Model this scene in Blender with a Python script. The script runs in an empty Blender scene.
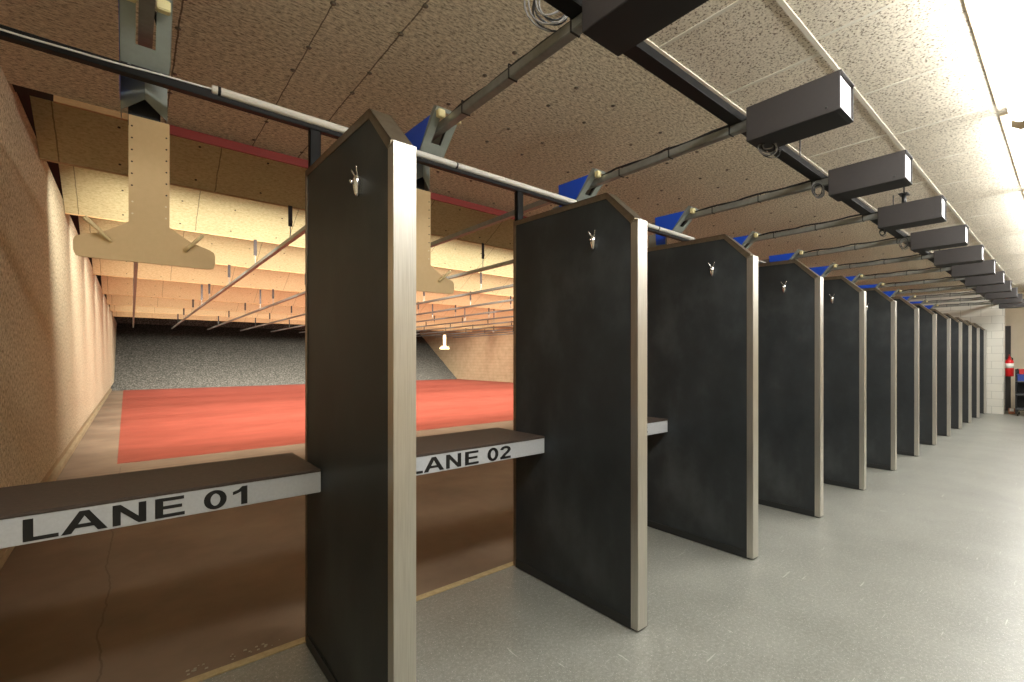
import bpy, bmesh, math, random
from mathutils import Vector, Matrix
random.seed(7)
S = bpy.context.scene
COL = S.collection

# ------------------------------------------------------------------ colour
def lin(r, g, b):
    f = lambda c: (c/255/12.92) if c/255 <= .04045 else ((c/255+.055)/1.055)**2.4
    return (f(r), f(g), f(b), 1)

# ------------------------------------------------------------------ materials
def mat(name, rgb, rough=.6, metal=0, var=None, scale=20, stretch=None, bump=0, bscale=None, detail=6, spec=None):
    """Principled material; var = second colour mixed in by a noise, bump = height of a noise relief in metres-ish."""
    m = bpy.data.materials.new(name); m.use_nodes = True
    nt = m.node_tree; N = nt.nodes; L = nt.links
    p = N['Principled BSDF']
    p.inputs['Base Color'].default_value = lin(*rgb)
    p.inputs['Roughness'].default_value = rough
    p.inputs['Metallic'].default_value = metal
    if spec is not None: p.inputs['Specular IOR Level'].default_value = spec
    if var or bump:
        tc = N.new('ShaderNodeTexCoord'); mp = N.new('ShaderNodeMapping')
        L.new(tc.outputs['Object'], mp.inputs['Vector'])
        if stretch: mp.inputs['Scale'].default_value = stretch
        n = N.new('ShaderNodeTexNoise'); n.inputs['Scale'].default_value = scale; n.inputs['Detail'].default_value = detail
        n.inputs['Roughness'].default_value = .65
        L.new(mp.outputs['Vector'], n.inputs['Vector'])
        if var:
            r = N.new('ShaderNodeValToRGB'); r.color_ramp.elements[0].position = .35; r.color_ramp.elements[1].position = .65
            r.color_ramp.elements[0].color = lin(*var); r.color_ramp.elements[1].color = lin(*rgb)
            L.new(n.outputs['Fac'], r.inputs['Fac']); L.new(r.outputs['Color'], p.inputs['Base Color'])
        if bump:
            b = N.new('ShaderNodeBump'); b.inputs['Strength'].default_value = bump; b.inputs['Distance'].default_value = .02
            if bscale:
                n2 = N.new('ShaderNodeTexNoise'); n2.inputs['Scale'].default_value = bscale; n2.inputs['Detail'].default_value = 4
                L.new(mp.outputs['Vector'], n2.inputs['Vector']); L.new(n2.outputs['Fac'], b.inputs['Height'])
            else: L.new(n.outputs['Fac'], b.inputs['Height'])
            L.new(b.outputs['Normal'], p.inputs['Normal'])
    return m

class Nodes:
    """small helper to write node graphs tersely"""
    def __init__(s, m):
        s.nt = m.node_tree; s.N = s.nt.nodes; s.L = s.nt.links; s.p = s.N['Principled BSDF']
        tc = s.N.new('ShaderNodeTexCoord'); s.co = tc.outputs['Object']
        sp = s.N.new('ShaderNodeSeparateXYZ'); s.L.new(s.co, sp.inputs[0]); s.x, s.y, s.z = sp.outputs
    def math(s, op, a, b=None, c=None):
        n = s.N.new('ShaderNodeMath'); n.operation = op
        for i, v in enumerate((a, b, c)):
            if v is None: continue
            if isinstance(v, (int, float)): n.inputs[i].default_value = v
            else: s.L.new(v, n.inputs[i])
        return n.outputs[0]
    def noise(s, scale, detail=5, stretch=None, rough=.6):
        n = s.N.new('ShaderNodeTexNoise'); n.inputs['Scale'].default_value = scale; n.inputs['Detail'].default_value = detail
        n.inputs['Roughness'].default_value = rough
        v = s.co
        if stretch:
            mp = s.N.new('ShaderNodeMapping'); mp.inputs['Scale'].default_value = stretch; s.L.new(v, mp.inputs[0]); v = mp.outputs[0]
        s.L.new(v, n.inputs['Vector']); return n.outputs['Fac']
    def ramp(s, f, stops):
        r = s.N.new('ShaderNodeValToRGB'); e = r.color_ramp.elements
        while len(e) < len(stops): e.new(.5)
        for k, (pos, col) in enumerate(stops): e[k].position = pos; e[k].color = col if len(col) == 4 else lin(*col)
        s.L.new(f, r.inputs[0]); return r.outputs[0]
    def mix(s, f, a, b):
        n = s.N.new('ShaderNodeMix'); n.data_type = 'RGBA'
        if isinstance(f, (int, float)): n.inputs[0].default_value = f
        else: s.L.new(f, n.inputs[0])
        for i, v in ((6, a), (7, b)):
            if isinstance(v, tuple): n.inputs[i].default_value = v if len(v) == 4 else lin(*v)
            else: s.L.new(v, n.inputs[i])
        return n.outputs[2]
    def line(s, coord, at, w):
        """1 inside a thin line where coord == at"""
        return s.math('LESS_THAN', s.math('ABSOLUTE', s.math('SUBTRACT', coord, at)), w/2)
    def repeat(s, coord, period, off, w):
        return s.math('LESS_THAN', s.math('ABSOLUTE', s.math('SUBTRACT', s.math('FLOORED_MODULO', s.math('SUBTRACT', coord, off-period/2), period), period/2)), w/2)
    def bump(s, h, strength, dist=.02):
        b = s.N.new('ShaderNodeBump'); b.inputs['Strength'].default_value = strength; b.inputs['Distance'].default_value = dist
        s.L.new(h, b.inputs['Height']); s.L.new(b.outputs[0], s.p.inputs['Normal'])
    def base(s, c): s.L.new(c, s.p.inputs['Base Color'])

def newmat(name, rough=.7, metal=0, spec=.5):
    m = bpy.data.materials.new(name); m.use_nodes = True
    n = Nodes(m); n.p.inputs['Roughness'].default_value = rough; n.p.inputs['Metallic'].default_value = metal
    n.p.inputs['Specular IOR Level'].default_value = spec
    return m, n

def emit(name, rgb, strength):
    m = bpy.data.materials.new(name); m.use_nodes = True
    p = m.node_tree.nodes['Principled BSDF']; p.inputs['Base Color'].default_value = lin(240, 240, 235)
    p.inputs['Emission Color'].default_value = lin(*rgb); p.inputs['Emission Strength'].default_value = strength
    return m

# fibre board over the booths: brown grey, directional fibres, dark joints along the lanes
M = {}
m, n = newmat('acoustic_fibre_board', .95, spec=.1)
fib = n.noise(27, 7, (1, 2.8, 1), .8); big = n.noise(1.3, 3)
c = n.ramp(fib, [(.39, (122, 114, 94)), (.5, (226, 217, 192)), (.6, (254, 248, 228))])
c = n.mix(n.math('MULTIPLY', big, .25), c, (190, 178, 152))
seam = None
for x in (.205, 1.197): 
    l = n.line(n.math('ADD', n.x, n.math('MULTIPLY', n.math('SUBTRACT', n.noise(9, 2), .5), .012)), x, .009); seam = l if seam is None else n.math('MAXIMUM', seam, l)
for x in (.82,):
    l = n.line(n.math('ADD', n.x, n.math('MULTIPLY', n.math('SUBTRACT', n.noise(9, 2), .5), .012)), x, .007); seam = n.math('MAXIMUM', seam, l)
c = n.mix(n.math('MULTIPLY', seam, .75), c, (70, 52, 40))
pale = n.math('MAXIMUM', n.line(n.y, 2.345, .008), n.line(n.y, 3.10, .008))
pale = n.math('MULTIPLY', pale, n.math('GREATER_THAN', n.noise(1.1, 1), .42))
c = n.mix(n.math('MULTIPLY', pale, .7), c, (222, 208, 180))
n.base(c); n.bump(fib, .8, .014); M['fibre'] = m

# speckled lay-in tiles over the walkway
m, n = newmat('speckled_ceiling_tile', .95, spec=.1)
sp = n.noise(75, 3, None, .7)
c = n.ramp(sp, [(.36, (98, 84, 64)), (.45, (222, 213, 194)), (.7, (246, 240, 224))])
n.base(c); n.bump(sp, .35, .008); M['tile'] = m

# tan fibre board on the side wall
m, n = newmat('tan_wall_board', .95, spec=.1)
f = n.noise(34, 7, (1, 1.6, 1), .8); b = n.noise(2, 4)
c = n.ramp(f, [(.38, (108, 96, 74)), (.5, (212, 200, 168)), (.61, (250, 241, 214))])
c = n.mix(n.math('MULTIPLY', b, .3), c, (176, 156, 124))
n.base(c); n.bump(f, .6, .012); M['wallboard'] = m

# plywood faced baffle boards with joints across
m, n = newmat('tan_baffle_board', .9, spec=.15)
f = n.noise(26, 6, (1, 2.0, 2.0), .75); b = n.noise(1.7, 3)
c = n.ramp(f, [(.3, (180, 160, 114)), (.5, (218, 204, 158)), (.7, (234, 222, 180))])
c = n.mix(n.math('MULTIPLY', b, .35), c, (204, 178, 134))
sx = n.math('ADD', n.x, n.math('MULTIPLY', n.math('SUBTRACT', n.noise(7, 2), .5), .02))
j = n.repeat(sx, 1.22, .70, .010)
c = n.mix(n.math('MULTIPLY', j, .6), c, (84, 58, 40))
n.base(c); n.bump(f, .2, .01); M['baffle'] = m

# concrete floor, sealed and worn
m, n = newmat('sealed_grey_concrete', .42, spec=.5)
a = n.noise(1.6, 6); s1 = n.noise(52, 6, None, .8); s2 = n.noise(150, 2)
c = n.ramp(a, [(.3, (114, 115, 108)), (.7, (134, 135, 128))])
c = n.mix(n.ramp(s1, [(.50, (0, 0, 0)), (.64, (190, 190, 190))]), c, (168, 168, 160))
c = n.mix(n.ramp(s1, [(.36, (170, 170, 170)), (.46, (0, 0, 0))]), c, (104, 103, 94))
c = n.mix(n.ramp(s2, [(.64, (0, 0, 0)), (.70, (230, 230, 230))]), c, (216, 215, 208))
scr = n.noise(3, 2, (1, 14, 1)); scr2 = n.noise(3.3, 2, (12, 1.6, 1))
sc = n.math('MAXIMUM', n.ramp(scr, [(.70, (0, 0, 0)), (.73, (255, 255, 255))]), n.ramp(scr2, [(.715, (0, 0, 0)), (.74, (255, 255, 255))]))
c = n.mix(n.math('MULTIPLY', sc, .35), c, (214, 212, 204))
n.base(c); rr = n.math('ADD', .26, n.math('MULTIPLY', s1, .25)); n.L.new(rr, n.p.inputs['Roughness'])
n.bump(s1, .12, .004); M['concrete'] = m

m, n = newmat('bounce_tinted_concrete', .6, spec=.3)  # same concrete, with reddish bounce light from the red floor painted into its colour
a = n.noise(1.2, 6); st = n.noise(2.2, 5, (1, 9, 1)); s1 = n.noise(60, 3)
c = n.ramp(a, [(.3, (110, 92, 76)), (.7, (138, 118, 98))])
c = n.mix(n.ramp(st, [(.5, (0, 0, 0)), (.75, (110, 110, 110))]), c, (118, 100, 84))
ck = n.math('ADD', n.x, n.math('MULTIPLY', n.math('SUBTRACT', n.noise(1.4, 6, (0.02, 1, 1)), .5), .16))
cr = n.math('MULTIPLY', n.line(ck, -.13, .009), n.math('LESS_THAN', n.y, 8.4))
c = n.mix(n.math('MULTIPLY', cr, .45), c, (70, 56, 44))
jt = n.line(n.y, 8.05, .03); c = n.mix(n.math('MULTIPLY', jt, .5), c, (92, 76, 60))
n.base(c); M['range_floor'] = m

m, n = newmat('worn_red_floor_paint', .6, spec=.25)
a = n.noise(1.1, 6, (1, 2.2, 1)); st = n.noise(2.4, 6, (.7, 8, 1)); st2 = n.noise(5, 5, (.5, 9, 1))
c = n.ramp(a, [(.3, (130, 60, 47)), (.7, (149, 73, 58))])
c = n.mix(n.ramp(st, [(.5, (0, 0, 0)), (.75, (120, 120, 120))]), c, (132, 62, 52))
c = n.mix(n.ramp(st2, [(.62, (0, 0, 0)), (.8, (110, 110, 110))]), c, (226, 132, 108))
n.base(c); M['red'] = m

m, n = newmat('granulated_rubber', .95, spec=.1)
a = n.noise(14, 6, None, .75); b = n.noise(.6, 3); tr = n.noise(1.2, 3, (1, .25, .25))
c = n.ramp(a, [(.3, (36, 35, 32)), (.5, (82, 79, 73)), (.68, (134, 129, 120))])
c = n.mix(n.ramp(tr, [(.5, (0, 0, 0)), (.7, (90, 90, 90))]), c, (44, 42, 38))
n.base(c); n.bump(a, .6, .05); M['rubber'] = m

m, n = newmat('tan_masonry', .9, spec=.15)
bz = n.repeat(n.z, .203, 0, .014); st = n.noise(3, 5); spk = n.noise(24, 4)
c = n.ramp(st, [(.3, (196, 172, 136)), (.7, (214, 192, 156))])
c = n.mix(n.math('MULTIPLY', bz, .45), c, (150, 126, 96))
rows = n.math('MULTIPLY', n.math('LESS_THAN', n.z, 1.5), n.ramp(spk, [(.62, (0, 0, 0)), (.68, (255, 255, 255))]))
c = n.mix(n.math('MULTIPLY', rows, .5), c, (110, 84, 60))
n.base(c); M['masonry'] = m

m, n = newmat('pale_painted_block', .7, spec=.3)
br = n.N.new('ShaderNodeTexBrick'); mp = n.N.new('ShaderNodeCombineXYZ')
n.L.new(n.y, mp.inputs[0]); n.L.new(n.z, mp.inputs[1]); n.L.new(mp.outputs[0], br.inputs['Vector'])
br.inputs['Scale'].default_value = 1; br.inputs['Brick Width'].default_value = .406; br.inputs['Row Height'].default_value = .203
br.inputs['Mortar Size'].default_value = .006
br.inputs['Color1'].default_value = lin(214, 211, 200); br.inputs['Color2'].default_value = lin(206, 204, 194); br.inputs['Mortar'].default_value = lin(180, 178, 168)
n.base(br.outputs['Color']); M['block'] = m
M['beige'] = mat('beige_painted_wall', (214, 202, 180), .8, var=(206, 193, 170), scale=3)
M['plain_tan'] = mat('tan_paint', (176, 156, 122), .9, var=(160, 140, 108), scale=5)

# booth divider
m, n = newmat('charcoal_ballistic_laminate', .48, spec=.35)
a = n.noise(2.4, 6, (1, 1, .7)); g = n.noise(120, 3)
c = n.ramp(a, [(.3, (36, 40, 42)), (.5, (47, 51, 53)), (.72, (68, 72, 73))])
c = n.mix(n.ramp(g, [(.4, (60, 60, 60)), (.65, (0, 0, 0))]), c, (34, 35, 34))
n.base(c); n.bump(g, .12, .004)
n.L.new(n.math('ADD', .40, n.math('MULTIPLY', a, .2)), n.p.inputs['Roughness']); M['panel'] = m
m, n = newmat('brushed_steel', .36, 1)
g = n.noise(40, 4, (6, 6, .12))
n.base(n.ramp(g, [(.3, (206, 202, 192)), (.7, (226, 223, 214))]))
n.L.new(n.math('ADD', .30, n.math('MULTIPLY', g, .16)), n.p.inputs['Roughness']); M['steel'] = m
M['trim'] = mat('dull_steel_edging', (156, 146, 130), .42, 1, var=(140, 130, 114), scale=30)
M['kick'] = mat('black_kick_strip', (36, 38, 38), .5)
M['hook'] = mat('bright_chrome', (225, 225, 225), .18, 1)
M['bench'] = mat('dark_rubber_bench_top', (78, 66, 58), .7, var=(68, 57, 50), scale=60, bump=.1)
M['fascia'] = mat('light_grey_fascia', (186, 189, 192), .6, var=(178, 181, 184), scale=80)
M['bench_under'] = mat('dark_bench_steel', (60, 56, 52), .6)
M['black_vinyl'] = mat('black_vinyl', (14, 14, 15), .5)
M['galv'] = mat('grey_rail_steel', (150, 152, 146), .45, .55, var=(134, 136, 130), scale=18)
M['plate'] = mat('pale_grey_plate', (150, 156, 148), .55, .2, var=(140, 146, 138), scale=14)
M['dark_metal'] = mat('dark_angle_steel', (46, 46, 46), .45, .4)
M['hanger'] = mat('dark_brown_hanger', (40, 26, 20), .7)
M['blue'] = mat('blue_enamel', (20, 84, 222), .45)
M['cream_block'] = mat('cream_plastic', (226, 214, 160), .5)
M['board'] = mat('tan_target_board', (216, 186, 140), .8, var=(212, 182, 136), scale=40)
M['hole'] = mat('dark_screw_hole', (62, 42, 26), .8)
M['hole_pale'] = mat('pale_screw_hole', (236, 222, 190), .8)
M['dowel'] = mat('pale_wood', (244, 222, 172), .6, var=(232, 206, 152), scale=24)
M['box'] = mat('dark_bronze_housing', (46, 42, 41), .6, 0, var=(43, 39, 38), scale=60)
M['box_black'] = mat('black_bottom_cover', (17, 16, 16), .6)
M['white'] = mat('white_cover', (240, 240, 242), .5)
M['cable'] = mat('black_cable', (24, 24, 25), .5)
M['cable_grey'] = mat('grey_cable', (118, 116, 112), .45)
M['cable_white'] = mat('white_cable', (222, 222, 216), .5)
M['conduit'] = mat('white_tube', (232, 230, 222), .35)
M['strut'] = mat('black_strut', (12, 12, 13), .5, 0, spec=.25)
M['strut_grey'] = mat('dark_grey_strut_face', (20, 19, 18), .8, spec=.1)  # side face slightly lighter and rougher than the rest of the strut
M['tbar'] = mat('white_tee_bar', (224, 219, 204), .5)
M['tan_strip'] = mat('timber_and_lit_strip', (198, 160, 112), .8, var=(180, 142, 96), scale=16, stretch=(1, 8, 8))  # timber edging; also the tan that paints light onto the ceiling edge strip
M['red_steel'] = mat('red_painted_steel', (142, 44, 34), .5)
M['washer'] = mat('steel_washer', (104, 96, 82), .4, .6)
M['screw'] = mat('dark_fastener', (64, 50, 38), .7)
M['tape'] = mat('yellow_floor_tape', (192, 174, 132), .7, var=(172, 152, 110), scale=30)
M['chip'] = mat('paint_chip', (164, 158, 138), .8)
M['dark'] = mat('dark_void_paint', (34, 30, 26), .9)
M['fixture'] = mat('cream_fixture_tray', (206, 192, 166), .6)
M['cart'] = mat('black_cart', (28, 28, 30), .5)
M['cart_edge'] = mat('grey_cart_edge', (104, 104, 106), .4, .4)
M['ext_red'] = mat('extinguisher_red', (206, 30, 34), .35)
M['paper'] = mat('white_label', (236, 234, 226), .6)
M['rubber_hose'] = mat('black_hose', (20, 20, 20), .5)
M['bin_blue'] = mat('blue_bin_plastic', (44, 68, 150), .45)
M['bin_red'] = mat('red_bin_plastic', (190, 42, 40), .45)
M['card'] = mat('brown_card', (170, 110, 74), .8)
M['door'] = mat('dark_door_paint', (40, 34, 30), .5)
M['lens'] = emit('lit_diffuser', (253, 252, 248), 24)

# ------------------------------------------------------------------ mesh building
class MB:
    def __init__(s): s.bm = bmesh.new(); s.mi = 0
    def _faces(s, vs, fs):
        v = [s.bm.verts.new(p) for p in vs]
        for f in fs:
            try: s.bm.faces.new([v[i] for i in f]).material_index = s.mi
            except ValueError: pass
        return s
    def box(s, x0, x1, y0, y1, z0, z1, bev=0):
        if bev <= 0:
            return s._faces([(x, y, z) for x in (x0, x1) for y in (y0, y1) for z in (z0, z1)],
                [(0, 1, 3, 2), (4, 6, 7, 5), (0, 4, 5, 1), (2, 3, 7, 6), (0, 2, 6, 4), (1, 5, 7, 3)])
        t = bmesh.new()
        bmesh.ops.create_cube(t, size=1, matrix=Matrix.Translation(((x0+x1)/2, (y0+y1)/2, (z0+z1)/2)) @ Matrix.Diagonal((x1-x0, y1-y0, z1-z0, 1)))
        bmesh.ops.bevel(t, geom=t.edges[:], offset=bev, segments=2, affect='EDGES')
        for f in t.faces: f.material_index = s.mi
        me = bpy.data.meshes.new('tmp'); t.to_mesh(me); t.free(); s.bm.from_mesh(me); bpy.data.meshes.remove(me); return s
    def prism(s, pts, axis, a, b):
        """polygon pts extruded along axis ('x': pts are (y,z); 'y': (x,z); 'z': (x,y)) from a to b"""
        k = len(pts); P = {'x': lambda u, v, t: (t, u, v), 'y': lambda u, v, t: (u, t, v), 'z': lambda u, v, t: (u, v, t)}[axis]
        vs = [P(u, v, a) for u, v in pts]+[P(u, v, b) for u, v in pts]
        return s._faces(vs, [tuple(range(k)), tuple(range(2*k-1, k-1, -1))]+[(i, k+i, k+(i+1) % k, (i+1) % k) for i in range(k)])
    def tube(s, pts, r, seg=8, caps=True, radii=None):
        pts = [Vector(p) for p in pts]; rings = []
        up = Vector((0, 0, 1))
        for i, p in enumerate(pts):
            d = (pts[min(i+1, len(pts)-1)]-pts[max(i-1, 0)]).normalized()
            if i == 0 or abs(d.dot(up)) > .98:
                ref = Vector((1, 0, 0)) if abs(d.x) < .9 else Vector((0, 1, 0))
                if i == 0: a = d.cross(ref).normalized()
            a = (a-d*a.dot(d)).normalized() if (a-d*a.dot(d)).length > 1e-6 else d.orthogonal().normalized()
            b = d.cross(a); rr = radii[i] if radii else r
            rings.append([s.bm.verts.new(p+(a*math.cos(t)+b*math.sin(t))*rr) for t in [2*math.pi*k/seg for k in range(seg)]])
        for i in range(len(rings)-1):
            for k in range(seg):
                f = s.bm.faces.new((rings[i][k], rings[i][(k+1) % seg], rings[i+1][(k+1) % seg], rings[i+1][k])); f.smooth = seg > 6; f.material_index = s.mi
        if caps:
            for rg in (rings[0], rings[-1]): s.bm.faces.new(rg).material_index = s.mi
        return s
    def lathe(s, prof, c=(0, 0, 0), seg=20):
        rings = [[s.bm.verts.new((c[0]+r*math.cos(2*math.pi*k/seg), c[1]+r*math.sin(2*math.pi*k/seg), c[2]+z)) for k in range(seg)] for r, z in prof]
        for i in range(len(rings)-1):
            for k in range(seg):
                f = s.bm.faces.new((rings[i][k], rings[i][(k+1) % seg], rings[i+1][(k+1) % seg], rings[i+1][k])); f.smooth = True; f.material_index = s.mi
        for rg in (rings[0], rings[-1]): s.bm.faces.new(rg).material_index = s.mi
        return s
    def build(s, name, mats, parent=None, kind=None, loc=None):
        bmesh.ops.recalc_face_normals(s.bm, faces=s.bm.faces)
        me = bpy.data.meshes.new(name); s.bm.to_mesh(me); s.bm.free()
        for x in (mats if isinstance(mats, (list, tuple)) else [mats]): me.materials.append(M[x])
        o = bpy.data.objects.new(name, me); COL.objects.link(o)
        if parent: o.parent = parent
        if kind: o['kind'] = kind
        if loc: o.location = loc
        return o

def tag(o, label, cat, group=None):
    o['label'] = label; o['category'] = cat
    if group: o['group'] = group
    return o
def thing(name, label, cat, loc, group=None):
    o = bpy.data.objects.new(name, None); COL.objects.link(o); o.location = loc; o.empty_display_size = .1
    return tag(o, label, cat, group)
def dup(root, loc, label):
    r = root.copy(); COL.objects.link(r); r.location = loc; r['label'] = label
    for ch in list(root.children):
        c = ch.copy(); COL.objects.link(c); c.parent = r
        for g in list(ch.children):
            d = g.copy(); COL.objects.link(d); d.parent = c
    return r
ORD = ['first', 'second', 'third', 'fourth', 'fifth', 'sixth', 'seventh', 'eighth', 'ninth', 'tenth', 'eleventh', 'twelfth', 'thirteenth']
struct = lambda mb, name, m: mb.build(name, m, None, 'structure')

# ------------------------------------------------------------------ key dimensions (metres; lanes run along +Y, booths along +X)
SP = 1.4218; PX = lambda k: .7063+SP*(k-1); LX = lambda k: .046+SP*(k-1)
Y0 = 1.5085                       # front of the dividers
WL, WR = -.65, 18.1               # side walls
ZC = 3.37                         # ceiling over the booths
CE = 4.60                         # where that ceiling ends
ZR = 2.915                        # target rails
BL = -.645                         # where the baffles start
BZ = 3.32                         # low edge of the baffles
BY = [5.98, 8.02, 10.5, 13.49, 17.4, 20.7, 23.5, 26.4]

# ------------------------------------------------------------------ setting
struct(MB().box(-1.0, 22, -4, 2.63, -.1, 0), 'floor', 'concrete')
struct(MB().box(-1.0, 18.4, 2.63, 36, -.1, 0), 'floor_range', 'range_floor')
struct(MB().prism([(-.16, 8.62), (-.31, 28.25), (18.1, 28.25), (18.1, 8.62)], 'z', 0, .004), 'floor_red', 'red')
struct(MB().box(-1.0, 22, 1.588, CE, ZC, ZC+.12), 'ceiling', 'fibre')
struct(MB().box(-1.0, 22, -4, 1.588, ZC, ZC+.12), 'ceiling_back', 'tile')
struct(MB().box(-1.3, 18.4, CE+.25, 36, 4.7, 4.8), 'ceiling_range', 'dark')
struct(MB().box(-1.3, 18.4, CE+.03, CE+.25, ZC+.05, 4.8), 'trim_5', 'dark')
struct(MB().box(-1.0, WL, -4, CE, .36, ZC).box(-1.0, WL, CE, 36, .36, 3.44), 'wall_left', 'wallboard')
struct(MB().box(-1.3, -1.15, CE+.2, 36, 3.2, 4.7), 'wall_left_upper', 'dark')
struct(MB().box(-1.0, -.76, -4, 36, 0, .36).box(-.80, -.715, -4, 36, 0, .09, .008), 'baseboard_left', 'plain_tan')
struct(MB().box(WR, 18.4, 4.0, 36, 0, 4.7), 'wall_right', 'masonry')
struct(MB().box(17.95, 18.4, 1.2, 4.0, 0, ZC), 'wall_right_end', 'block')
struct(MB().box(19.4, 19.6, -4, 4, 0, ZC), 'wall_end', 'beige')
struct(MB().box(18.4, 19.6, 1.62, 1.8, 0, ZC), 'wall_end_return', 'beige')
struct(MB().box(-1.0, 22, -4.2, -4, 0, ZC), 'wall_back', 'beige')
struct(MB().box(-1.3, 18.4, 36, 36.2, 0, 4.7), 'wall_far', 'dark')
# rubber bullet trap: a slope of shredded rubber against the far wall
tr = MB()
nx, ny = 60, 14
g = [[tr.bm.verts.new((-.80+(18.90)*i/nx, 28.2+5.6*j/ny+(random.uniform(-.04, .04) if 0 < j < ny else 0), .0+3.45*j/ny+(random.uniform(-.03, .03) if 0 < j < ny else 0))) for j in range(ny+1)] for i in range(nx+1)]
for i in range(nx):
    for j in range(ny): tr.bm.faces.new((g[i][j], g[i+1][j], g[i+1][j+1], g[i][j+1])).smooth = True
tr.box(-.80, 18.1, 33.8, 33.9, 3.2, 4.7)
o = tr.build('bullet_trap', 'rubber'); tag(o, 'dark grey granulated rubber bullet trap sloping up behind the red floor', 'bullet trap')
# edge strips at the end of the booth ceiling
struct(MB().box(-.02, 18.1, CE, CE+.03, ZC-.07, ZC+.05), 'trim_1', 'red_steel')
struct(MB().box(-.43, -.02, CE, CE+.03, ZC-.045, ZC+.05), 'trim_2', 'tan_strip')  # left end of the edge strip, its lit look put into the tan colour
# yellow strip on the floor at the firing line
struct(MB().box(-.70, 17.9, 2.575, 2.622, 0, .006), 'trim_3', 'tape')
cp = MB()
for k in range(22):
    x = random.uniform(.2, .62); y = 2.65+random.uniform(0, .05)+(.62-x)*.04; w = random.uniform(.003, .009)
    cp.prism([(x-w, y-w*.6), (x+w*.8, y-w*.7), (x+w, y+w*.5), (x-w*.5, y+w*.8)], 'z', 0.0005, .003)
o = cp.build('paint_chips', 'chip'); o['kind'] = 'stuff'; tag(o, 'flaked yellow paint chips beside the floor strip in the first lane', 'paint chips')
# tee bars of the tile ceiling
tb = MB()
for y, w in ((.975, .026), (1.598, .024)): tb.box(-.72, 18.9, y-w/2, y+w/2, ZC-.008, ZC)
tb.box(-.72, 18.9, 1.628, 1.642, ZC-.004, ZC)
struct(tb, 'trim_4', 'tbar')
tb = MB()
for k in range(-1, 14):
    x = 2.455+1.22*k*.66
    if -.7 < x < 18: tb.box(x-.012, x+.012, .99, 1.586, ZC-.005, ZC)
for k in range(-3, 16):
    x = 3.10+1.22*k*.75
    if -.7 < x < 18: tb.box(x-.009, x+.009, .30, .962, ZC-.004, ZC)
    if -.7 < x < 18: tb.box(x-.009, x+.009, -3.9, -.1, ZC-.004, ZC)
struct(tb, 'trim_6', 'tbar')
# washers that hold the fibre boards
wb = MB()
for x in (.205, .817, 1.197, 1.8, 2.373, 2.76, 3.375, 3.96, 4.56, 4.95, 5.75, 6.35, 6.95, 7.55, 8.15, 9.3, 10.4):
    for y in (2.18, 2.472, 2.93, 3.225, 3.75, 4.05, 4.45):
        wb.lathe([(.016, 0), (.016, -.003), (.007, -.004), (.007, -.009)], (x+random.uniform(-.01, .01), y+random.uniform(-.01, .01), ZC), 10)
struct(wb, 'ceiling_washer', 'washer')
# door and its frame beyond the booths
struct(MB().box(19.30, 19.39, 1.15, 1.42, 0, 2.42), 'door_1', 'door')

# ------------------------------------------------------------------ overhead baffles
pre = ['in shade nearest the booth ceiling', 'brightly lit second from the booths', 'third from the booths', 'fourth from the booths', 'fifth from the booths, tinted pink',
       'sixth from the booths, tinted pink', 'seventh from the booths', 'farthest one before the rubber trap']
for i, yb in enumerate(BY):
    t = thing('ceiling_baffle', 'long slanted tan board baffle over the range, '+pre[i], 'baffle', (0, yb, BZ), 'overhead baffles')
    dy, dz = -1.35, .78; u = Vector((0, dy, dz)).normalized(); nn = Vector((0, .5, .866))
    b = MB(); th = .07
    P = lambda d, h: (u.y*d+nn.y*h, u.z*d+nn.z*h)
    b.prism([P(0, 0), P(1.5, 0), P(1.5, th), P(0, th)], 'x', BL, WR)
    e = MB(); e.box(BL, WR, -.004, .012, -.012, .065); e.build('edge_strip', 'tan_strip', t)
    b.mi = 1
    for x in [(-.09+.61*k) for k in range(0, 31)]:
        if x > (8 if i < 4 else 12): continue
        for d in (.12, .55, .98):
            c = u*d
            q = [Vector((x+random.uniform(-.04, .04)*0+.012*math.cos(a), c.y, c.z))+u*(.012*math.sin(a)) for a in [2*math.pi*k/8 for k in range(8)]]
            b._faces([p-nn*.003 for p in q], [tuple(range(8))])
    b.build('baffle_board', ['baffle', 'screw'], t)

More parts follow.
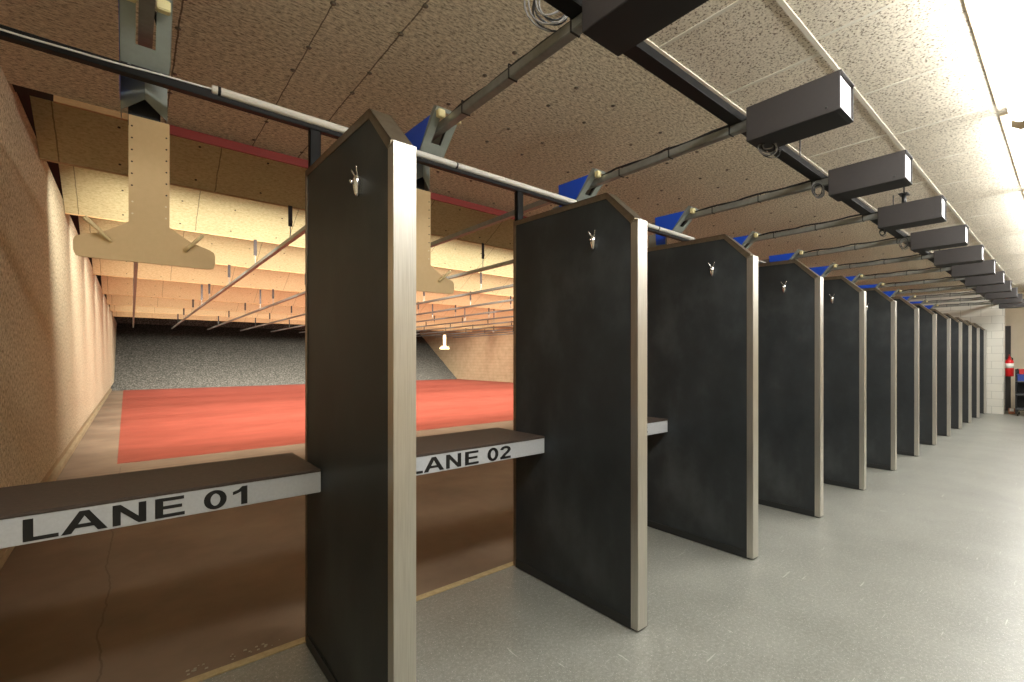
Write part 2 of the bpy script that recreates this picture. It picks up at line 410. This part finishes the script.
# ------------------------------------------------------------------ lane dividers
def divider(loc, label):
    t = thing('lane_divider', label, 'lane divider', loc, 'row of lane dividers')
    W = .086; zt, yp, zp, yb, zb = 2.262, .214, 2.462, 1.064, 2.486
    MB().prism([(.03, .004), (1.04, .004), (1.04, zb-.012), (yp, zp-.012), (.03, zt-.03)], 'x', .003, W-.003).build('panel', 'panel', t)
    # front channel
    MB().box(-.001, W+.001, 0, .004, .012, zt, .0015).box(-.001, .002, .003, .046, .012, zt-.012).box(W-.002, W+.001, .003, .046, .012, zt-.012)\
        .prism([(.0, zt), (.046, zt-.004), (.046, zt-.01), (.0, zt-.006)], 'x', -.001, W+.001).build('front_post', 'steel', t)
    # edging on the slope, on the flat top and down the back edge: caps with short flanges
    d = Vector((yp-.02, zp-zt)).normalized(); nrm = Vector((d.y, -d.x))
    s = MB(); fl = .032
    a, c = (.02, zt+.01), (yp, zp)
    s.prism([a, c, (c[0]+.006, c[1]-.006), (a[0]+.004, a[1]-.006)], 'x', -.001, W+.001)
    for x0, x1 in ((-.001, .002), (W-.002, W+.001)): s.prism([a, c, (c[0]+.004, c[1]-fl-.006), (a[0]+.022, a[1]-fl)], 'x', x0, x1)
    s.build('slope_edging', 'trim', t)
    s = MB(); s.prism([c, (yb, zb), (yb, zb-.006), (yp, zp-.006)], 'x', -.001, W+.001)
    for x0, x1 in ((-.001, .002), (W-.002, W+.001)): s.prism([c, (yb, zb), (yb, zb-fl), (yp+.002, zp-fl-.004)], 'x', x0, x1)
    s.build('top_edging', 'trim', t)
    s = MB(); s.box(-.001, W+.001, 1.058, 1.064, .012, zb-.006)
    for x0, x1 in ((-.001, .002), (W-.002, W+.001)): s.box(x0, x1, 1.036, 1.06, .012, zb-.02)
    s.build('rear_edging', 'trim', t)
    s = MB(); s.box(-.004, .003, .047, 1.035, .004, .06, .001); s.box(W-.003, W+.004, .047, 1.035, .004, .06, .001); s.build('kick_strip', 'kick', t)
    # chrome coat hook on the face towards the first lane
    h = MB(); hy, hz = .305, 2.20
    h.tube([(-.010, hy, hz+.030), (-.012, hy, hz+.022), (-.014, hy, hz+.004), (-.015, hy, hz-.02), (-.014, hy, hz-.044), (-.011, hy, hz-.056)], .01, 12, True, [.007, .013, .018, .015, .011, .006])
    h.prism([(hy-.016, hz+.02), (hy+.016, hz+.02), (hy+.008, hz-.045), (hy-.008, hz-.045)], 'x', -.012, .003)
    h.tube([(-.024, hy, hz+.004), (-.036, hy, hz-.006), (-.043, hy, hz+.004)], .006, 8, True, [.008, .007, .005])
    hk = h.build('coat_hook', 'hook', t)
    for sg in (-1, 1):
        p = MB(); p.tube([(-.012, hy+sg*.005, hz+.020), (-.018, hy+sg*.015, hz+.032), (-.024, hy+sg*.022, hz+.046), (-.026, hy+sg*.025, hz+.055)], .003, 8, True, [.0045, .0035, .003, .0035])
        p.build('prong', 'hook', hk)
    return t
dl = lambda k: {1: 'first dark grey lane divider, nearest, at the end of the LANE 01 counter',
                2: 'second dark grey lane divider, at the end of the LANE 02 counter',
                13: 'thirteenth and last dark grey lane divider, against the pale block wall'}.get(
                k, ORD[k-1]+' dark grey lane divider counted from the LANE 01 end')
d0 = divider((PX(1), Y0, 0), dl(1))
for k in range(2, 14): dup(d0, (PX(k), Y0, 0), dl(k))

# ------------------------------------------------------------------ counters with lane numbers
SX, SZ = .1767, .078/.716
ADV = dict(L=.611, A=.722, N=.722, E=.667); ADV[' '] = .278
def ribbon(path, h):
    out = []
    for s in (1, -1):
        side = []
        for i, (x, z) in enumerate(path):
            a = path[max(i-1, 0)]; b = path[min(i+1, len(path)-1)]; dx, dz = b[0]-a[0], b[1]-a[1]; l = math.hypot(dx, dz) or 1
            side.append((x-dz/l*h*s, z+dx/l*h*s))
        out.append(side)
    return [[out[0][i], out[0][i+1], out[1][i+1], out[1][i]] for i in range(len(path)-1)]
def arc(cx, cz, rx, rz, a, b, n=18): return [(cx+rx*math.cos(math.radians(a+(b-a)*i/n)), cz+rz*math.sin(math.radians(a+(b-a)*i/n))) for i in range(n+1)]
R_ = lambda x0, x1, z0, z1: [(x0, z0), (x1, z0), (x1, z1), (x0, z1)]
def glyph(c):
    if c == 'L': return [[(.073, 0), (.578, 0), (.578, .122), (.218, .122), (.218, .716), (.073, .716)]]
    if c == 'A': return [[(0, 0), (.153, 0), (.353, .55), (.35, .716), (.274, .716)], [(.718, 0), (.561, 0), (.353, .55), (.35, .716), (.427, .716)], [(.205, .163), (.507, .163), (.46, .284), (.25, .284)]]
    if c == 'N': return [[(.073, 0), (.207, 0), (.207, .716), (.073, .716)], [(.507, 0), (.641, 0), (.641, .716), (.507, .716)], [(.207, .716), (.207, .467), (.507, 0), (.507, .238)]]
    if c == 'E': return [[(.073, 0), (.616, 0), (.616, .122), (.218, .122), (.218, .302), (.567, .302), (.567, .422), (.218, .422), (.218, .595), (.604, .595), (.604, .716), (.073, .716)]]
    if c == '0': return ribbon(arc(.274, .353, .166, .302, 0, 360, 36), .066)
    if c == '1': return [[(.393, 0), (.393, .719), (.28, .719), (.256, .66), (.256, 0)], [(.256, .517), (.18, .46), (.08, .415), (.08, .54), (.2, .6), (.28, .719), (.256, .66)]]
    if c == '2': return [R_(.036, .505, 0, .127)]+ribbon(arc(.27, .505, .165, .15, 178, -25)+[(.36, .36), (.24, .24), (.13, .10)], .066)
    if c == '3': return ribbon(arc(.265, .525, .155, .13, 165, -80)+arc(.265, .20, .165, .14, 85, -165), .062)
    if c == '4': return [R_(.30, .44, 0, .716), R_(.03, .52, .144, .264)]+ribbon([(.08, .2), (.34, .68)], .06)
    if c == '5': return [R_(.12, .49, .59, .71)]+ribbon([(.16, .66), (.12, .37)], .06)+ribbon(arc(.265, .23, .17, .165, 140, -165), .062)
    if c == '6': return ribbon(arc(.275, .225, .165, .16, 0, 360, 30), .062)+ribbon(arc(.38, .30, .27, .36, 80, 190), .062)
    return []
def text_mesh(body):
    b = MB(); x = -.073
    for c in body:
        for poly in glyph(c): b.prism([((x+px)*SX, pz*SZ) for px, pz in poly], 'y', -.0004, .001)
        x += ADV.get(c, .556)
    return b
CY = 2.313
for k in range(1, 7):
    x1 = PX(k); x0 = WL if k == 1 else PX(k-1)+.086
    w = x1-x0
    t = thing('lane_counter', f'shooting counter with grey front lettered LANE {k:02d}', 'counter', (x0, CY if k == 1 else 2.245 if k == 2 else 2.215, .853 if k == 1 else .868), 'lane counters')
    dp = .51 if k < 3 else .35
    MB().box(0.001, w-.001, -.004, dp, .099, .112, .003).build('bench_top', 'bench', t)
    MB().box(0.001, w-.001, .018, dp-.01, .012, .099).build('bench_body', 'bench_under', t)
    f = MB().box(0.001, w-.001, 0, .018, 0, .099, .002).build('fascia', 'fascia', t)
    text_mesh(f'LANE {k:02d}').build('lettering', 'black_vinyl', f, None, (LX(k)-.338-x0, -.0012, .009))

# ------------------------------------------------------------------ target rails
def rail(k):
    t = thing('target_rail', (ORD[k-1]+' square steel target rail counted from the tan side wall'), 'target rail', (LX(k), 0, ZR), 'overhead target rails')
    h = .025
    b = MB(); b.box(-h, h, 1.16, 27.2, -h, h, .004); b.build('rail_tube', 'galv', t)
    for i, yb in enumerate(BY[:7]+[15.06]):
        q = MB(); top = BZ-ZR+(.02 if i < 7 else .18)
        q.box(-.023, .023, yb-.012, yb-.004, .165, top); q.box(-.023, .023, yb-.02, yb-.012, .21, .235)
        hg = q.build('hanger', 'hanger', t)
        MB().tube([(0, yb-.008, h), (0, yb-.008, .17)], .006, 6).build('hanger_rod', 'galv', hg)
    # cable lying on the rail, held by ties
    pts = []
    rnd = random.Random(k)
    for j in range(15):
        y = 1.22+(2.42-1.22)*j/14
        pts.append((.004*math.sin(j), y, h+.008+.014*abs(math.sin(j*math.pi/4.67))*rnd.uniform(.5, 1.3)))
    pts += [(.03, 2.46, h+.012), (.045, 2.50, h-.02), (.048, 2.54, -.03), (.05, 2.58, -.075), (.05, 2.605, -.115)]
    MB().tube(pts, .009, 6).build('control_cable', 'cable', t)
    for y in (1.36, 1.78, 2.2):
        q = MB()
        for s0, s1, s2, s3 in ((-h-.002, h+.002, h+.016, h+.019), (-h-.002, h+.002, -h-.003, -h)): q.box(s0, s1, y-.004, y+.004, s2, s3)
        q.box(-h-.003, -h, y-.004, y+.004, -h-.003, h+.019); q.box(h, h+.003, y-.004, y+.004, -h-.003, h+.019)
        q.build('cable_tie', 'cable', t)
    return t
for k in range(1, 14): rail(k)

# ------------------------------------------------------------------ carrier brackets at the front of the rails
def bracket(k, label):
    t = thing('carrier_bracket', label, 'carrier bracket', (LX(k), 2.6, ZR), 'carrier brackets on the rails')
    oy, oz = 2.6, ZR; W = .086
    d = Vector((.25, -.235)).normalized(); pn = Vector((-d.y, d.x))        # down the slope / up and out
    p = lambda y, z: (y-oy, z-oz)
    # sloping plate with a slot for the rail, made from four strips
    f = MB(); th = .004
    def strip(x0, x1, a, b):
        A = (2.38+.25*a, 2.985-.235*a); B = (2.38+.25*b, 2.985-.235*b)
        f.prism([p(*A), p(*B), p(B[0]+.003, B[1]+.003), p(A[0]+.003, A[1]+.003)], 'x', x0, x1)
    strip(-W, -.034, 0, 1); strip(.034, W, 0, 1); strip(-.034, .034, .63, 1); strip(-.034, .034, 0, .06)
    # side flanges of the plate
    for x0, x1 in ((-W, -W+.003), (W-.003, W)):
        f.prism([p(2.38, 2.985), p(2.63, 2.75), p(2.66, 2.765), p(2.41, 3.0)], 'x', x0, x1)
    f.build('front_plate', 'plate', t)
    # lower body: folded like a prow
    g = MB()
    y_s, y_c = 2.765, 2.70; zt, zbm, zc = 2.795, 2.635, 2.685
    v = [(-W, y_s-oy, zt-oz), (0, y_c-oy, zt-oz+.0), (W, y_s-oy, zt-oz), (-W, y_s-oy, zbm-oz), (0, y_c-oy, zc-oz), (W, y_s-oy, zbm-oz)]
    v2 = [(a, b+.005, c) for a, b, c in v]
    g._faces(v+v2, [(0, 1, 4, 3), (1, 2, 5, 4), (6, 9, 10, 7), (7, 10, 11, 8), (0, 3, 9, 6), (2, 8, 11, 5), (0, 6, 7, 1), (1, 7, 8, 2), (3, 4, 10, 9), (4, 5, 11, 10)])
    g.box(-W, -W+.003, y_s-oy, 2.86-oy, zbm-oz, zt-oz); g.box(W-.003, W, y_s-oy, 2.86-oy, zbm-oz, zt-oz)
    g.build('prow', 'plate', t)
    # dark inner block that carries the board
    MB().box(-.06, .06, 2.785-oy, 2.85-oy, 2.60-oz, 2.78-oz, .004).build('clamp_block', 'dark_metal', t)
    # bolted dark angle across the foot of the plate
    a = MB(); a.box(-W+.002, W-.002, 2.600-oy, 2.604-oy, 2.752-oz, 2.782-oz); a.box(-W+.002, W-.002, 2.604-oy, 2.66-oy, 2.752-oz, 2.757-oz)
    an = a.build('angle_strip', 'dark_metal', t)
    for x in (-.055, .055):
        q = MB(); q.lathe([(.008, 0), (.008, .005), (.004, .007)], (0, 0, 0), 8); b = q.build('bolt', 'galv', an)
        b.rotation_euler = (math.pi/2, 0, 0); b.location = (x, 2.600-oy, 2.768-oz)
    # blue side cheeks
    for x0, x1, low in ((-W-.002, -W-.0005, [p(2.77, 2.68), p(2.665, 2.67), p(2.655, 2.785)]), (W+.0005, W+.002, [p(2.775, 2.82), p(2.66, 2.80)])):
        MB().prism([p(2.452, 2.958), p(2.785, 2.968)]+low+[p(2.585, 2.80)], 'x', x0, x1).build('side_cheek', 'blue' if x0 < 0 else 'plate', t)
    for x0, x1 in ((-.078, -.032), (.032, .078)):
        MB().box(x0, x1, 2.365-oy, 2.40-oy, 2.925-oz, 2.97-oz, .004).build('buffer_block', 'cream_block', t)
    return t
bl = lambda k: {1: 'pale grey carrier bracket holding the whole T-shaped board in the first lane',
                2: 'pale grey carrier bracket with blue cheek above the second lane, beside the nearest divider'}.get(
                k, f'blue-cheeked carrier bracket on the {ORD[k-1]} target rail from the tan wall')
b0 = bracket(1, bl(1))
for k in range(2, 14): dup(b0, (LX(k), 2.6, ZR), bl(k))

# ------------------------------------------------------------------ T-shaped target boards
def tboard(loc, label, small=False):
    t = thing('target_board', label, 'target board', loc, 'hanging target boards')
    h = [(-.076, 0), (-.076, -.495), (-.10, -.512), (-.15, -.548), (-.18, -.562), (-.235, -.58), (-.256, -.592), (-.262, -.61), (-.262, -.65), (-.255, -.672), (-.235, -.678)]
    pts = h+[(-a, b) for a, b in h[::-1]]
    b = MB(); b.prism(pts, 'y', 0, .012)
    def dots(mi, lst, r):
        b.mi = mi
        for x, z in lst: b.prism([(x+r*math.cos(a), z+r*math.sin(a)) for a in [math.pi*k/3 for k in range(6)]], 'y', -.0006, .001)
    dots(1, [(s*.064, -.05-.055*j-(.02 if s > 0 else 0)) for s in (-1, 1) for j in range(6)], .0042)
    dots(2, [(s*.062, -.40-.055*j) for s in (-1, 1) for j in range(2)], .0042)
    b.build('t_board', ['board', 'hole', 'hole_pale'], t)
    for s in (-1, 1):
        a0 = Vector((s*.135, -.004, -.60)); a1 = Vector((s*.222, -.055, -.515)) if s < 0 else Vector((s*.205, -.055, -.525))
        m0 = a0.lerp(a1, .62)+Vector((0, -.004, 0))
        MB().tube([a0, a0.lerp(a1, .3), m0, a1], .007, 8, True, [.006, .008, .008, .011] if s < 0 else [.010, .009, .009, .008]).build('dowel_clip', 'dowel', t)
    return t
T0 = tboard((LX(1)+.018, 2.767, 2.625), 'tan T-shaped target board hanging in the first lane beside the tan wall')
dup(T0, (LX(2)+.018, 2.767, 2.625), 'tan T-shaped target board half hidden by the nearest lane divider')
dup(T0, (11.42+.03, 18.96, 2.60), 'small distant T-shaped target board far down the range before the masonry wall')

# ------------------------------------------------------------------ motor boxes
def motor(k, label):
    t = thing('motor_box', label, 'motor box', (LX(k), .755, 2.768), 'motor boxes at the rail ends')
    W, Lg, H = .112, .465, .197; e = .005
    b = MB()
    b.box(-W, -W+e, 0, Lg, 0.002, H, .0015); b.box(W-e, W, 0, Lg, 0.002, H, .0015)
    b.box(-W, W, -.006, Lg, H-e, H+.002, .0015)
    b.box(-W, W, Lg-e, Lg, 0, H, .0015)
    b.build('housing', 'box', t)
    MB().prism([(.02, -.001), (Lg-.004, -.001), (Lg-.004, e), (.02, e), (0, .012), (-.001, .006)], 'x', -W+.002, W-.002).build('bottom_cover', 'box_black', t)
    MB().box(-W+e, W-e, .010, .016, .012, H-e, .003).build('end_cover', 'white', t)
    MB().lathe([(.005, 0), (.005, .004), (.002, .006)], (0, 0, 0), 8).build('screw', 'dark_metal', t)
    s = t.children[-1]; s.rotation_euler = (0, -math.pi/2, 0); s.location = (-W, .06, .03)
    return t
ml = lambda k: {2: 'dark bronze motor box cropped by the top edge, nearest of the row', 3: 'dark bronze motor box with a broad white end, nearest one wholly in view'}.get(
    k, f'dark bronze motor box at the end of the {ORD[k-1]} target rail')
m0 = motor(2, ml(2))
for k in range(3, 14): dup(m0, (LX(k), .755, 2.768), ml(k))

# loose loops of cable where the rails meet the boxes
def coil(k, label, ctr, rad, n, seed, drop):
    rnd = random.Random(seed); b = MB()
    for j in range(n):
        r = rad*rnd.uniform(.6, 1.15); ox, oz = rnd.uniform(-.02, .02), rnd.uniform(-.02, .02); tl = rnd.uniform(-.5, .5); ph = rnd.uniform(0, 6)
        pts = [Vector((ox+r*.75*math.cos(a)+.01*math.sin(2*a+ph), -r*.62*math.cos(a)+r*.2*tl*math.sin(a), oz+r*drop*math.sin(a))) for a in [2*math.pi*i/22 for i in range(23)]]
        b.mi = 0 if j % 3 else 1
        b.tube(pts, .0042 if k == 2 else .0032, 6, False)
    o = b.build('cable_coil', ['cable_grey', 'cable'], None, None, ctr)
    tag(o, label, 'cable coil', 'cable coils by the motor boxes')
coil(2, 'large loose coil of grey cable above the nearest rail end', (1.43, 1.46, 3.06), .105, 7, 3, 1.1)
coil(3, 'tangle of grey cable under the nearest whole motor box', (LX(3)+.03, 1.15, 2.745), .05, 7, 5, .8)
coil(4, 'coil of grey cable where the fourth rail meets its box', (LX(4)-.04, 1.31, 2.86), .055, 7, 8, 1.3)
coil(5, 'short loops of grey cable under the fifth motor box', (LX(5)-.02, 1.2, 2.75), .035, 4, 9, 1.0)
coil(6, 'coil of grey cable where the sixth rail meets its box', (LX(6)-.04, 1.29, 2.86), .05, 5, 12, 1.2)

# black strut over the rail ends with threaded rods to the ceiling
t = thing('strut_channel', 'long black strut channel crossing all the rails beside the motor boxes', 'strut', (0, 1.32, ZR+.026))
b = MB(); b.box(-.7, 17.93, -.038, .038, 0, .004).box(-.7, 17.93, .032, .038, .004, .042).box(-.7, 17.93, -.038, .038, .038, .042); b.build('channel', 'strut', t)
b = MB(); b.box(-.7, 17.93, -.039, -.032, .004, .044); b.build('side_face', 'strut_grey', t)
for x in (1.05, 3.91, 6.75, 9.6, 12.4, 15.3):
    MB().tube([(x, 0, .03), (x, 0, ZC-ZR-.026)], .005, 6).build('threaded_rod', 'dark_metal', t)
# ceiling hanger above the fifth box
t = thing('ceiling_hanger', 'small dark hanger plate with a stem over the fifth motor box', 'hanger', (LX(5)+.0, 1.04, 2.97))
MB().box(-.06, .06, -.035, .035, .10, .108, .002).build('plate', 'dark_metal', t)
MB().tube([(0, 0, 0), (0, 0, .10)], .018, 10).build('stem', 'dark_metal', t)
MB().tube([(0, 0, .108), (0, 0, .40)], .006, 8).build('rod', 'dark_metal', t)

# ------------------------------------------------------------------ strut and white tube along the tops of the dividers
ty, tz = 2.558, 2.735
t = thing('tube_support_channel', 'black channel running along the tops of the lane dividers', 'channel', (0, ty, tz))
b = MB(); b.box(-.71, 17.9, -.018, .022, -.030, .010, .002); b.build('channel', 'strut', t)
for k in range(1, 14):
    x = PX(k)+.043
    q = MB(); q.box(x-.028, x+.028, -.012, -.006, 2.486-tz, -.03); q.box(x-.028, x+.028, -.012, .02, 2.486-tz, 2.492-tz); q.box(x-.028, x-.024, -.012, .02, 2.486-tz, -.03); q.box(x+.024, x+.028, -.012, .02, 2.486-tz, -.03)
    q.build('post_bracket', 'strut', t)
t = thing('lamp_tube', 'white tube running over the lane dividers, starting in the first lane', 'tube', (0, ty-.02, tz+.012))
b = MB(); b.tube([(.285, 0, 0), (.289, 0, 0), (4.55, 0, 0), (4.56, 0, 0)], .019, 14, True, [.014, .019, .019, .014]); b.build('tube', 'conduit', t)
for x in (.315, 1.62, 2.75, 3.9):
    q = MB(); q.tube([(x-.006, 0, 0), (x+.006, 0, 0)], .021, 12); q.build('cable_tie', 'cable', t)
b = MB(); pts = []
for j in range(25):
    x = -.7+.99*j/24; u = j/24; pts.append((x, -.004+.002*math.sin(j*.9), (-.012-.020*math.sin(u*math.pi*1.05))*(1-u)**.5+.0*u))
b.tube(pts, .0042, 6); b.build('feed_cable', 'cable_white', t)
b = MB(); pts = [(4.56, 0, 0), (4.62, 0, -.006), (4.7, -.02, -.02), (4.85, -.02, -.012), (5.2, -.005, -.006), (5.7, 0, -.01), (6.5, .0, -.012)]
b.tube(pts, .006, 6); b.build('tail_cable', 'cable_white', t)

# ------------------------------------------------------------------ fluorescent fittings over the walkway
def fitting(x, label):
    t = thing('fluorescent_fitting', label, 'ceiling light', (x, .1, ZC), 'fluorescent fittings in one line')
    w = 2.36
    MB().box(0, w, -.20, .265, -.022, 0, .003).build('tray', 'fixture', t)
    MB().prism([(-.185, -.022), (.197, -.022), (.197, -.125), (.15, -.155), (-.14, -.155), (-.185, -.125)], 'x', .02, w-.02).build('diffuser', 'lens', t)
    for a, c in ((0, .02), (w-.02, w)): MB().prism([(-.19, -.022), (.202, -.022), (.202, -.128), (.153, -.16), (-.143, -.16), (-.19, -.128)], 'x', a, c).build('end_cap', 'fixture', t)
    return t
fl = lambda j: {0: 'white fluorescent ceiling fitting over the nearest stretch of walkway'}.get(j, f'{ORD[j]} white fluorescent ceiling fitting down the walkway')
f0 = fitting(2.62, fl(0))
for j in range(1, 6): dup(f0, (2.62+2.5*j, .1, ZC), fl(j))
for j in (-1, ): dup(f0, (2.62+2.5*j, .1, ZC), 'white fluorescent ceiling fitting above the first lanes, behind the viewpoint')

# ------------------------------------------------------------------ far end: extinguisher, cart
t = thing('fire_extinguisher', 'red fire extinguisher hung on the wall at the far end', 'fire extinguisher', (18.55, 1.13, 1.0))
MB().lathe([(.02, 0), (.075, .004), (.085, .02), (.085, .40), (.07, .445), (.035, .475), (.03, .50)], (0, 0, 0), 24).build('cylinder', 'ext_red', t)
MB().lathe([(.0865, .23), (.0865, .36)], (0, 0, 0), 24).build('label_band', 'paper', t)
v = MB(); v.lathe([(.03, .50), (.03, .535), (.018, .54), (.018, .56)], (0, 0, 0), 12); v.box(-.10, .02, -.012, .012, .555, .567, .002); v.box(-.09, .01, -.012, .012, .585, .597, .002); v.build('valve', 'ext_red', t)
MB().tube([(.03, -.02, .52), (.09, -.05, .50), (.125, -.05, .42), (.12, -.045, .25), (.11, -.04, .14)], .012, 8).build('hose', 'rubber_hose', t)
MB().box(.08, .795, -.04, .04, .28, .36).build('wall_bracket', 'dark_metal', t)
t = thing('storage_cart', 'black storage cart with three dark shelves against the far end wall', 'cart', (17.75, .45, 0))
for x in (0, .58):
    for y in (0, .50): MB().box(x, x+.03, y, y+.03, .06, 1.22, .003).build('post', 'cart', t)
for z in (.14, .52, .86): 
    MB().box(0, .61, 0, .53, z, z+.03, .004).build('shelf', 'cart', t)
    MB().box(-.004, .614, -.004, .534, z+.03, z+.05, .002).build('shelf_lip', 'cart_edge', t)
MB().box(.59, .61, 0, .53, .14, 1.2).build('back_panel', 'cart', t)
MB().box(.01, .60, .515, .53, .14, 1.0).build('side_panel', 'cart', t)
for x in (.04, .57):
    for y in (.04, .49):
        c = MB(); c.tube([(x, y-.012, .03), (x, y+.012, .03)], .03, 12); c.build('caster', 'rubber_hose', t)
def bin_(name, label, cat, loc, sx, sy, sz, m, rim):
    t = thing(name, label, cat, loc)
    b = MB(); b.prism([(0, 0), (sx, 0), (sx, sy), (0, sy)], 'z', 0, .006)
    for q in ((0, .006, 0, sy), (sx-.006, sx, 0, sy), (.006, sx-.006, 0, .006), (.006, sx-.006, sy-.006, sy)): b.box(q[0], q[1], q[2], q[3], .006, sz)
    b.build('tray', m, t)
    r = MB(); r.box(-.01, 0, -.01, sy+.01, sz-.02, sz).box(sx, sx+.01, -.01, sy+.01, sz-.02, sz).box(0, sx, -.01, 0, sz-.02, sz).box(0, sx, sy, sy+.01, sz-.02, sz); r.build('rim', rim, t)
    return t
bin_('plastic_bin', 'blue plastic bin on the top shelf of the black cart', 'bin', (17.79, .49, .911), .5, .45, .17, 'bin_blue', 'bin_blue')
bin_('plastic_bin', 'red plastic bin stacked on the blue bin of the black cart', 'bin', (17.81, .51, 1.087), .45, .40, .13, 'bin_red', 'bin_red')
t = thing('cardboard_box', 'small brown cardboard box on the floor beside the black cart', 'box', (18.25, 1.01, 0))
MB().box(0, .16, 0, .12, 0, .15, .002).build('carton', 'card', t); MB().box(-.001, .02, .02, .10, .07, .151, .001).build('paper_label', 'paper', t)

# ------------------------------------------------------------------ lamps of the range, behind the baffles
def area(name, loc, rx, sx, sy, power, col):
    l = bpy.data.lights.new(name, 'AREA'); l.shape = 'RECTANGLE'; l.size = sx; l.size_y = sy; l.energy = power; l.color = col; l.spread = math.radians(84)
    o = bpy.data.objects.new(name, l); COL.objects.link(o); o.location = loc; o.rotation_euler = (rx, 0, 0); return o
warm = (1, .975, .88)
for i, pw in ((0, 720), (1, 760), (2, 620), (3, 520), (4, 420), (5, 480), (6, 330), (7, 10)):
    area('range_lamp', (8.56, BY[i]+.20, 3.53), math.radians(57), 17.8, .14, pw, warm)

w = bpy.data.worlds.new('World'); S.world = w; w.use_nodes = True
w.node_tree.nodes['Background'].inputs[0].default_value = (.9, .95, 1, 1); w.node_tree.nodes['Background'].inputs[1].default_value = .02

# ------------------------------------------------------------------ camera
F, YAW, HY = 462.357, .882717, 358.2
cam = bpy.data.cameras.new('camera'); co = bpy.data.objects.new('camera', cam); COL.objects.link(co)
cam.sensor_width = 36; cam.lens = 36*F/1024; cam.shift_y = (HY-341)/1024; cam.clip_start = .05
co.location = (0, 0, 1.5)
# YAW is the angle between the view direction and +X
co.rotation_euler = (math.pi/2, 0, YAW-math.pi/2)
S.camera = co
S.view_settings.view_transform = 'Standard'; S.view_settings.look = 'None'; S.view_settings.gamma = 1; S.view_settings.use_curve_mapping = False
S.view_settings.exposure = .22
S.cycles.use_denoising = True; S.cycles.max_bounces = 10; S.cycles.diffuse_bounces = 6; S.cycles.glossy_bounces = 4
S.cycles.sample_clamp_indirect = 6
